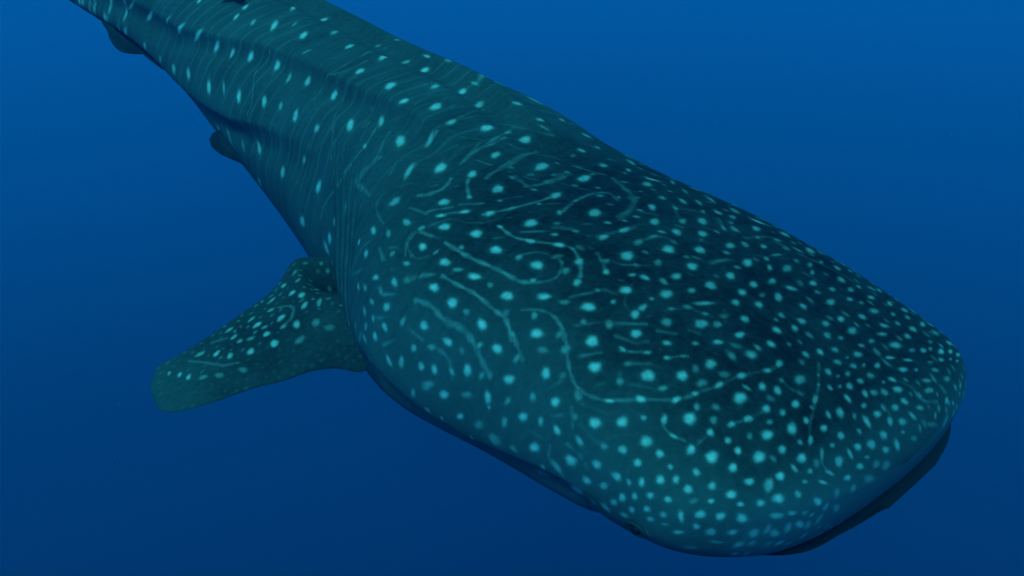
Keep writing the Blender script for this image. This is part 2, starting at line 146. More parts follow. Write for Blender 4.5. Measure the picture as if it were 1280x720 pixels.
# ---- where the pattern sits on the skin: s, turn, half length mm, half width mm, angle, strength
SPOTS="""4.980,-0.339,24.0,16.4,134,0.5;4.696,-0.358,30.7,16.4,121,0.5;4.468,-0.345,36.5,18.5,117,0.5;4.212,-0.301,26.6,20.1,127,0.45;4.000,-0.258,21.9,20.0,39,0.35;3.816,-0.195,33.5,20.9,28,0.6;3.638,-0.063,40.3,17.1,32,0.7;3.399,0.038,43.3,16.4,32,1;3.276,0.157,39.7,9.0,34,0.5;3.132,0.214,39.2,15.4,33,1;2.937,0.352,34.1,14.1,34,0.8;2.814,0.421,24.6,11.1,40,0.5;2.681,0.446,34.2,14.7,43,0.8;2.492,0.484,24.7,16.1,39,0.6;2.286,0.660,48.2,17.5,21,1;4.434,0.126,64.6,8.2,146,0.6;4.217,0.145,72.0,12.0,144,0.9;3.978,0.277,39.6,8.3,127,0.5;3.828,0.295,50.1,13.2,128,1;3.655,0.383,51.7,13.4,124,1;3.488,0.427,36.1,15.9,110,1;3.360,0.484,25.0,12.9,92,0.8;3.226,0.584,29.5,17.6,71,1;3.026,0.679,26.8,19.5,68,0.9;2.904,0.654,32.4,9.7,52,0.5;2.781,0.735,27.4,16.4,48,0.7;2.558,0.767,28.3,19.0,47,0.8;3.850,0.716,17.4,11.4,60,0.8;3.544,0.987,29.5,12.1,48,0.8;3.510,0.823,29.4,10.6,49,0.7;3.382,0.880,29.9,10.9,42,0.5;3.260,0.987,53.3,14.0,40,1;3.388,1.370,75.0,10.4,36,0.9;3.193,1.144,30.6,6.8,54,0.35;3.059,1.075,43.5,15.8,41,1;3.226,1.514,28.7,14.4,63,0.7;2.987,1.326,43.1,12.2,48,0.5;2.792,1.244,32.3,15.0,58,0.7;2.519,1.037,32.7,17.1,47,0.9;2.904,0.930,25.1,9.5,89,0.35;2.920,-0.050,46.1,13.6,19,0.6;3.076,-0.226,43.3,10.6,16,0.3;3.249,-0.358,69.8,8.9,11,0.3;3.388,-0.477,40.9,9.2,6,0.3;2.647,0.013,28.5,21.6,75,0.6;2.508,0.226,19.6,13.5,69,0.5;2.581,1.332,64.8,14.0,41,0.9;2.781,1.533,14.5,13.0,74,0.35;2.514,1.477,20.6,17.6,103,0.5;2.263,1.062,44.0,21.9,33,1;2.085,1.024,21.6,20.7,112,0.9;2.369,1.483,29.5,17.7,30,1;2.436,1.571,27.3,6.3,177,0.7;2.308,1.602,30.5,10.3,7,0.4;2.119,1.301,36.7,15.0,44,0.6;1.952,1.162,45.2,17.4,39,1;2.068,1.477,31.9,14.7,40,1;2.063,1.558,25.1,7.1,170,0.6;1.935,1.477,37.3,13.4,46,0.6;1.818,1.175,34.2,12.1,49,0.6;1.734,1.351,45.9,17.9,48,1;1.640,1.514,40.1,18.3,51,0.9;1.829,1.602,21.9,7.5,150,0.6;1.701,1.627,16.5,14.7,104,0.5;1.762,1.885,24.7,13.2,51,0.4;1.562,1.269,32.1,12.7,45,0.8;1.707,1.464,41.3,6.8,46,0.4;1.434,1.426,54.6,21.5,51,1;1.300,1.521,56.4,19.9,53,1;1.517,1.093,24.7,13.5,36,0.9;1.634,0.974,40.7,18.9,33,1;1.924,0.848,55.7,16.4,12,1;2.141,0.829,42.4,11.9,24,0.6;1.807,1.012,42.4,11.2,40,0.5;1.718,0.804,48.2,11.8,33,0.6;2.080,0.635,17.5,9.8,10,0.6;1.484,1.665,22.2,17.6,66,0.7;1.367,1.671,26.7,16.3,58,0.7;1.322,1.778,32.0,11.2,46,0.6;1.634,1.904,23.3,18.9,132,0.5;1.412,1.935,43.3,19.2,34,0.6;1.528,1.835,20.9,10.8,48,0.4;1.656,1.609,30.6,5.2,161,0.3;2.709,1.621,21.2,6.7,179,0.35;2.096,1.640,75.0,13.6,41,0.3;1.991,0.277,24.3,17.7,42,1;1.412,0.987,16.6,9.1,21,0.6;1.384,1.131,32.2,19.7,41,1;1.456,0.867,21.8,18.2,156,1;1.233,1.301,32.5,16.7,55,0.9;1.356,0.905,18.7,12.3,118,0.9;1.406,0.804,19.8,9.8,131,0.8;1.284,0.980,20.3,15.9,75,0.9;1.256,1.075,19.9,8.5,80,0.6;1.167,1.338,17.2,7.7,61,0.5;1.133,1.206,20.8,8.8,40,0.6;1.066,1.320,37.0,20.4,53,1;1.144,1.056,28.8,20.6,53,1;1.233,0.836,24.2,19.6,11,1;1.350,0.767,22.5,16.8,164,1;1.200,0.943,15.5,7.3,3,0.6;1.072,0.955,19.6,11.2,164,0.9;0.994,1.018,18.7,13.4,154,0.9;1.122,0.811,23.7,17.6,3,1;0.972,0.848,23.2,19.3,10,0.9;1.016,1.144,13.6,9.1,162,0.4;0.938,1.200,22.9,13.5,69,0.8;0.933,1.313,28.5,11.8,75,0.8;0.894,0.993,19.9,12.1,41,0.8;0.833,0.886,17.5,11.5,52,0.8;1.039,0.836,13.8,11.2,54,0.5;0.827,1.181,30.2,19.3,54,0.9;0.810,1.031,15.7,9.9,45,0.7;1.222,0.603,22.8,13.3,178,1;1.345,0.603,21.5,12.1,8,0.9;1.495,0.635,23.9,11.5,175,0.7;1.618,0.434,27.7,9.6,1,0.7;1.528,0.509,23.8,9.0,9,0.4;1.573,0.314,21.9,10.1,7,0.7;1.668,0.302,14.6,8.4,27,0.6;1.345,0.471,18.1,9.0,168,0.6;1.339,0.339,21.3,10.8,12,0.8;1.439,0.277,21.0,9.7,158,0.8;1.183,0.446,21.7,13.4,177,1;1.094,0.616,24.3,12.6,171,1;0.955,0.610,21.2,15.3,176,1;1.089,0.421,21.9,15.0,19,1;1.027,0.616,12.4,8.5,20,0.4;1.027,0.415,13.9,10.0,9,0.35;0.955,0.396,22.5,13.3,16,1;1.133,0.220,18.3,13.4,177,1;0.794,0.522,20.6,15.2,170,1;0.866,0.716,20.6,13.8,152,0.8;0.744,0.811,21.7,18.3,142,0.9;0.721,1.012,19.7,18.8,92,0.9;0.710,0.917,9.4,8.2,52,0.6;0.638,0.936,19.3,12.0,50,0.8;0.588,0.855,16.1,14.4,61,0.9;1.311,0.189,18.3,14.2,175,0.8;1.395,0.151,19.2,8.2,179,0.6;1.278,0.088,19.2,10.9,17,0.8;1.306,0.013,16.9,13.2,10,0.9;1.378,0.245,20.8,10.3,17,0.35;1.295,0.396,19.6,11.1,175,0.3;1.161,0.603,20.9,9.2,159,0.4;0.771,0.917,9.8,9.5,90,0.3;0.805,0.754,16.4,11.3,145,0.3;0.716,0.729,13.6,9.4,34,0.3;0.660,0.804,18.7,12.4,39,0.35;1.634,0.641,24.3,22.2,122,0.5;0.860,1.294,29.7,12.5,68,0.4;2.096,0.094,29.4,14.1,4,0.5;2.113,-0.019,31.5,19.1,8,0.6;2.130,-0.107,47.3,14.2,6,0.5;0.654,0.672,20.8,17.5,20,1;1.027,0.207,20.7,11.0,2,1;0.866,0.321,19.2,12.9,4,1;1.133,0.075,12.6,11.5,176,0.7;1.072,0.132,17.6,10.1,162,0.4;0.693,0.365,17.6,12.2,32,1;0.593,0.566,19.6,16.6,4,1;0.576,0.742,12.4,6.7,177,0.7;1.083,0.013,13.7,12.1,168,0.9;1.033,0.032,14.7,13.0,63,0.9;1.161,-0.012,17.9,12.0,89,0.7;1.211,-0.044,20.0,9.8,27,0.8;0.922,0.119,18.2,15.6,58,1;0.782,0.207,19.4,13.1,162,1;0.821,0.050,17.8,13.2,57,1;0.805,0.013,7.0,6.2,132,0.6;0.972,-0.050,20.8,11.9,154,0.9;0.894,0.006,24.8,9.7,156,0.35;0.755,0.094,14.3,9.3,118,0.4;0.688,0.201,12.9,10.7,31,0.5;0.621,0.258,15.2,12.6,8,1;1.039,-0.050,31.1,13.6,148,0.4;0.894,-0.119,15.4,9.1,147,0.8;0.688,0.069,17.7,11.5,154,1;0.632,0.107,12.0,10.0,56,0.6;0.576,0.119,14.6,9.9,14,0.9;0.493,0.308,17.1,14.0,171,1;0.437,0.427,14.8,14.1,92,1;0.499,0.471,15.3,5.3,146,0.9;0.621,-0.025,20.5,12.0,148,0.9;0.504,0.151,16.7,8.4,11,0.6;0.504,0.019,20.3,13.1,164,1;0.432,0.094,14.8,10.7,171,0.8;0.437,0.226,12.3,7.9,164,0.4;0.393,0.289,12.0,10.2,168,0.8;0.371,0.107,14.2,10.2,171,0.9;0.443,-0.019,15.7,9.7,169,0.8;0.393,0.006,13.9,8.9,142,0.7;0.337,0.126,8.1,6.7,64,0.6;0.343,0.283,10.9,9.5,168,0.8;0.755,-0.132,26.8,18.9,174,0.4;0.821,-0.100,21.6,12.8,147,0.3;0.538,-0.056,24.7,10.9,25,0.5;0.476,-0.182,38.6,18.3,146,0.5;0.744,0.465,17.8,10.6,157,0.3;0.627,-0.383,34.6,5.5,158,0.25;0.526,0.817,11.1,5.9,112,0.6;0.643,0.993,20.1,8.9,69,0.7;0.565,1.012,17.6,14.1,56,0.6;0.510,1.137,23.5,15.4,76,0.8;0.593,1.087,12.6,8.2,101,0.4;0.499,1.257,19.8,10.7,87,0.3;0.465,1.326,16.6,12.0,66,0.9;0.515,0.930,12.5,9.0,114,0.8;0.471,1.037,10.7,6.8,95,0.6;0.443,1.131,16.1,8.8,99,0.9;0.432,1.244,21.0,9.8,81,0.9;0.482,0.873,11.2,6.7,112,0.7;0.460,0.943,12.8,5.1,112,0.4;0.371,1.213,20.2,14.2,80,0.8;0.404,1.018,20.2,13.5,68,0.8;0.421,0.861,19.1,13.8,57,0.9;0.476,0.729,19.6,18.2,75,0.9;0.515,0.597,12.8,9.9,33,0.4;0.426,0.735,13.5,8.8,101,0.5;0.315,1.213,16.7,7.1,95,0.8;0.315,1.288,18.1,8.8,71,0.9;0.371,1.332,15.0,13.5,77,0.8;0.398,1.408,16.2,14.4,79,0.8;0.382,1.483,16.0,10.7,59,0.7;0.393,1.533,17.4,12.4,83,0.8;0.432,1.483,13.2,11.0,73,0.7;0.359,1.590,17.9,10.9,77,0.7;0.354,1.665,21.0,9.9,73,0.8;0.432,1.577,14.6,12.6,55,0.8;0.337,1.785,19.3,12.4,92,0.7;0.343,1.904,30.3,11.5,84,0.7;0.309,1.659,29.2,12.0,79,0.7;0.326,1.565,16.8,11.0,68,0.7;0.426,1.445,8.5,7.6,79,0.5;0.348,1.401,9.2,7.4,61,0.4;0.304,1.426,13.3,11.7,64,0.7;0.293,1.489,15.5,10.5,63,0.8;0.281,1.546,15.1,9.4,92,0.7;0.304,1.590,13.1,7.4,80,0.5;0.259,1.634,14.6,7.5,96,0.6;0.242,1.590,21.9,10.6,87,0.7;0.259,1.697,19.1,7.6,78,0.6;0.248,1.514,15.9,9.9,92,0.7;0.248,1.558,10.1,4.4,80,0.5;0.220,1.552,16.4,8.8,88,0.7;0.209,1.577,12.4,5.2,83,0.6;0.192,1.621,18.9,8.0,73,0.7;0.177,1.571,16.4,10.7,87,0.7;0.209,1.508,14.3,6.5,78,0.6;0.237,1.445,16.1,10.2,66,0.7;0.215,1.464,11.1,5.1,87,0.4;0.180,1.470,15.7,10.3,80,0.8;0.178,1.527,14.4,9.9,93,0.7;0.138,1.539,18.3,9.7,95,0.7;0.200,1.389,11.4,8.7,66,0.6;0.191,1.433,11.4,5.4,88,0.5;0.146,1.502,15.7,10.1,53,0.8;0.157,1.414,13.8,10.5,30,0.9;0.124,1.452,14.4,7.4,98,0.7;0.093,1.477,21.5,9.5,104,0.8;0.092,1.395,18.0,14.1,36,0.9;0.139,1.320,19.7,12.6,76,0.8;0.149,1.263,13.7,9.2,61,0.7;0.116,1.364,11.8,7.3,85,0.5;0.254,1.307,25.4,13.2,78,0.7;0.276,1.232,10.1,7.0,71,0.4;0.226,1.250,11.9,8.7,147,0.35;0.220,1.357,11.9,4.0,62,0.7;0.242,1.395,9.0,4.0,58,0.6;0.194,1.282,19.8,7.6,73,0.8;0.337,1.093,18.8,8.3,85,0.9;0.348,0.968,18.2,7.0,81,0.9;0.365,0.842,12.0,6.5,97,0.7;0.382,0.742,14.9,7.9,86,0.9;0.443,0.603,13.9,10.1,146,1;0.293,0.999,24.7,15.6,69,1;0.287,1.131,16.5,9.8,66,0.8;0.259,1.175,16.9,10.2,53,0.9;0.209,1.188,17.1,10.2,86,0.9;0.209,1.100,14.2,7.6,78,0.7;0.237,1.056,16.4,9.6,75,0.9;0.309,0.867,12.8,11.2,70,0.3;0.242,0.943,15.6,8.2,93,0.9;0.254,0.855,13.5,7.3,89,0.8;0.326,0.716,20.0,15.4,60,1;0.365,0.610,15.7,7.3,49,0.7;0.320,0.572,12.4,5.4,164,0.6;0.404,0.534,8.4,7.9,22,0.5;0.359,0.434,15.6,14.3,17,1;0.315,0.427,10.8,9.8,49,0.9;0.270,0.578,14.7,9.4,72,1;0.270,0.735,12.3,8.7,63,0.9;0.231,0.767,10.8,7.6,78,0.7;0.226,0.622,18.5,13.9,77,1;0.200,0.748,11.7,7.7,85,0.9;0.188,0.936,20.2,12.9,104,1;0.209,0.867,12.5,6.9,75,0.4;0.162,0.779,19.7,13.6,118,1;0.168,1.056,22.8,12.4,88,1;0.145,0.899,15.3,9.7,112,0.8;0.165,1.150,12.8,8.6,87,0.8;0.130,1.175,16.0,8.7,115,0.9;0.126,1.056,16.5,7.6,101,0.7;0.108,0.899,17.5,11.2,134,0.9;0.092,1.100,11.6,6.3,137,0.5;0.098,1.200,14.8,10.7,118,0.9;0.061,1.194,16.5,9.6,146,0.9;0.084,1.307,10.2,8.7,111,0.6;0.050,1.282,19.9,12.8,146,0.9;0.059,1.100,14.3,9.3,54,0.7;0.061,0.987,18.6,12.2,142,0.8;0.090,0.993,20.3,6.8,98,0.5;0.056,0.829,17.1,6.0,12,0.6;0.032,0.993,17.6,8.7,170,0.8;0.031,0.767,15.0,7.8,174,0.7;0.037,1.144,12.4,5.3,161,0.5;0.019,1.087,21.1,10.7,163,0.4;0.102,0.792,12.1,8.0,35,0.6;0.080,0.804,10.4,7.0,150,0.5;0.108,0.685,14.8,9.8,153,1;0.180,0.628,13.7,9.5,107,0.9;0.226,0.478,10.7,8.3,56,0.8;0.276,0.402,7.3,6.5,43,0.6;0.276,0.283,11.3,10.0,39,0.9;0.248,0.352,9.7,7.6,68,0.8;0.139,0.566,14.1,8.3,158,0.8;1.183,1.715,39.8,18.1,49,0.7;1.061,1.646,23.5,13.8,39,0.5;1.206,1.942,52.3,9.8,43,0.5;1.011,1.552,33.6,13.9,42,0.8;0.927,1.470,30.9,15.3,52,0.8;0.894,1.565,26.2,11.9,50,0.6;1.016,1.709,33.4,13.2,35,0.6;0.977,1.615,21.4,10.7,38,0.5;1.100,1.860,43.1,10.6,38,0.4;0.994,1.785,35.4,11.2,37,0.5;0.927,1.709,19.1,8.3,47,0.4;1.022,1.935,55.0,14.3,36,0.5;0.911,1.785,26.4,16.0,36,0.6;0.872,1.627,33.4,17.0,47,0.8;0.849,1.489,25.5,15.9,39,0.8;0.810,1.565,26.0,16.0,53,0.8;0.872,1.829,28.9,13.3,56,0.5;0.799,1.715,23.9,14.8,34,0.6;0.816,1.671,25.2,8.9,36,0.5;0.788,1.860,31.2,15.4,60,0.8;0.922,1.948,42.3,18.5,42,0.5;0.788,1.364,28.7,19.1,58,1;0.744,1.477,27.6,16.8,55,0.9;0.727,1.590,26.4,14.4,67,0.7;0.716,1.653,20.8,13.5,48,0.6;0.688,1.728,19.9,11.0,64,0.7;0.755,2.067,45.1,19.7,64,0.6;0.710,1.879,26.6,13.3,78,0.4;0.643,2.042,44.3,17.6,63,0.7;0.638,1.728,29.3,6.6,88,0.5;0.632,1.653,19.5,10.0,62,0.5;0.593,1.615,25.1,8.5,55,0.6;0.660,1.847,21.0,14.9,62,0.35;0.593,1.791,18.3,10.6,72,0.4;0.565,1.841,27.2,8.3,68,0.5;0.571,1.960,23.2,7.5,66,0.5;0.532,1.791,22.1,6.6,64,0.6;0.571,1.684,33.6,13.1,70,0.6;0.638,1.571,33.6,14.5,61,0.9;0.610,1.458,26.1,13.7,50,0.8;0.554,1.502,21.3,12.6,65,0.8;0.543,1.571,23.3,10.4,72,0.7;0.543,1.426,19.4,11.8,64,0.9;0.604,1.338,23.9,17.0,61,0.9;0.693,1.364,25.3,16.8,57,0.9;0.682,1.257,23.0,12.4,69,0.8;0.755,1.257,20.8,11.8,56,0.4;0.643,1.137,23.6,16.8,69,0.9;0.615,1.244,17.4,10.9,67,0.6;0.727,1.137,15.4,11.9,173,0.8;0.755,1.106,12.6,8.3,107,0.6;0.493,1.722,23.3,11.2,76,0.8;0.499,1.602,22.5,10.9,107,0.8;0.487,1.539,25.0,12.8,56,0.8;0.510,1.489,17.9,8.5,75,0.3;0.487,1.439,18.7,12.4,62,0.8;0.521,1.357,17.8,11.5,64,0.8;0.560,1.232,37.2,8.2,103,0.7;0.482,1.935,27.5,15.0,76,0.6;0.538,2.048,26.9,12.7,70,0.6;0.415,1.703,29.0,11.3,80,0.7;0.437,1.916,23.7,10.2,78,0.6;0.454,1.791,19.3,9.2,84,0.6;0.404,1.829,18.7,9.6,83,0.6;0.382,1.879,18.5,7.2,82,0.4;0.443,2.017,18.3,8.7,74,0.5;0.393,2.011,25.4,9.5,88,0.7;0.860,1.376,25.2,10.1,84,0.4;0.677,1.495,48.9,9.2,88,0.3;0.426,2.243,29.4,11.3,71,0.5;0.432,2.149,22.7,15.3,103,0.4;0.359,2.136,30.2,9.7,70,0.7;0.315,2.030,21.9,7.5,77,0.6;0.326,2.237,29.7,11.6,76,0.7;0.293,2.149,22.0,10.1,76,0.5;0.287,1.860,24.1,10.5,94,0.7;0.281,1.979,18.5,9.8,76,0.5;0.248,2.061,25.2,13.0,75,0.7;0.265,1.791,27.4,7.7,93,0.7;0.231,1.948,21.1,10.9,72,0.7;0.259,2.249,36.8,8.9,68,0.7;0.220,1.803,32.9,12.8,84,0.8;0.188,1.885,22.9,7.7,70,0.4;0.175,1.979,23.2,9.1,61,0.7;0.220,2.306,28.9,12.4,71,0.5;0.192,2.118,19.8,7.8,59,0.4;0.178,2.432,34.1,10.8,53,0.6;0.155,2.174,29.0,9.9,47,0.9;0.149,2.337,30.8,7.4,41,0.8;0.139,2.520,43.3,6.8,36,0.8;0.172,2.061,19.8,6.4,54,0.5;0.133,2.118,21.5,7.6,50,0.7;0.127,2.275,16.9,4.2,40,0.6;0.119,2.413,21.0,4.3,35,0.6;0.195,1.709,24.1,5.9,89,0.8;0.168,1.803,25.6,6.2,83,0.7;0.152,1.728,25.8,8.8,81,0.8;0.136,1.816,12.5,5.6,66,0.6;0.115,1.992,25.3,7.4,59,0.6;0.138,1.979,22.7,5.5,61,0.35;0.084,2.130,27.5,8.9,38,0.45;0.148,1.590,8.7,5.5,90,0.5;0.143,1.634,16.7,9.1,100,0.9;0.101,1.866,30.0,6.9,65,0.6;0.079,1.860,28.7,8.8,55,0.7;0.116,1.627,25.4,10.3,86,0.9;0.126,1.571,15.2,11.1,97,0.8;0.086,1.627,18.1,11.1,92,0.8;0.085,1.571,19.1,9.9,91,0.9;0.057,1.728,22.1,7.7,70,0.7;0.097,1.527,11.6,9.8,14,0.6;0.067,1.514,16.9,11.5,71,0.9;0.053,1.571,21.5,10.1,93,0.8;0.051,1.646,20.2,9.7,113,0.7;0.052,1.414,20.0,11.9,127,0.9;0.024,1.458,18.2,15.2,170,0.8;0.028,1.332,19.5,9.6,156,0.8;0.017,1.627,21.8,8.5,78,0.4;0.036,1.552,12.9,5.3,103,0.5;0.009,1.100,28.7,12.7,171,0.4;0.010,0.628,32.9,11.5,12,0.35;0.015,0.365,14.2,11.1,26,0.4;0.051,0.679,16.1,5.1,10,0.7;0.072,0.672,10.0,5.2,171,0.5;0.065,0.484,11.3,8.8,21,0.7;0.037,0.258,19.0,9.1,31,1;0.019,-0.119,27.2,10.2,44,0.4;0.020,1.935,48.8,7.5,42,0.3;0.337,0.006,11.7,9.4,119,0.9;0.309,0.057,9.5,8.0,104,0.8;0.276,0.132,10.0,7.6,148,0.9;0.237,0.182,8.4,7.5,148,0.9;0.354,-0.050,12.0,8.6,145,0.6;0.304,-0.025,9.1,7.1,129,0.7;0.270,0.025,10.0,7.1,137,1;0.376,-0.151,16.3,13.8,14,0.5;0.320,-0.113,13.6,8.1,159,0.5;0.254,-0.019,10.7,6.1,152,0.6;0.231,0.044,8.7,7.1,130,0.7;0.220,-0.012,8.3,4.0,154,0.5;0.197,0.082,14.4,6.6,70,0.8;0.191,-0.044,12.4,6.4,158,0.7;0.165,0.019,9.3,7.4,34,0.7;0.168,0.145,12.7,10.0,155,0.9;0.166,0.302,7.9,6.0,163,0.7;0.141,-0.012,12.8,10.8,25,0.7;0.138,0.157,12.2,9.9,167,0.9;0.215,0.333,10.5,10.0,92,0.9;0.183,0.434,10.7,8.9,117,0.8;0.309,0.182,11.3,7.6,62,0.9;0.146,0.409,13.1,10.5,155,1;0.123,0.321,9.9,6.0,175,0.7;0.112,-0.019,12.4,8.6,2,0.7;0.108,0.132,16.1,11.7,24,0.9;0.099,0.352,11.5,9.1,1,0.8;0.086,-0.056,17.7,14.0,42,0.6;0.083,0.421,18.7,11.3,180,1;0.069,0.119,24.5,8.8,12,0.8;0.055,0.113,16.4,7.4,13,0.7;0.064,-0.119,23.2,10.7,37,0.6;0.043,-0.113,24.1,9.9,40,0.7;0.192,0.258,10.2,6.9,141,0.3;0.129,-0.119,20.8,5.9,11,0.3;2.402,-0.163,34.8,23.3,158,0.6;2.330,0.163,32.2,21.9,100,0.8;2.915,-0.433,38.9,20.1,119,0.4;1.523,0.138,18.2,7.7,14,0.5;1.473,0.176,20.2,9.7,3,0.5;1.417,0.069,21.5,10.8,22,0.5;1.378,0.013,14.2,13.7,99,0.5;1.367,-0.038,26.3,9.4,8,0.5;1.350,0.082,14.4,8.4,23,0.5"""
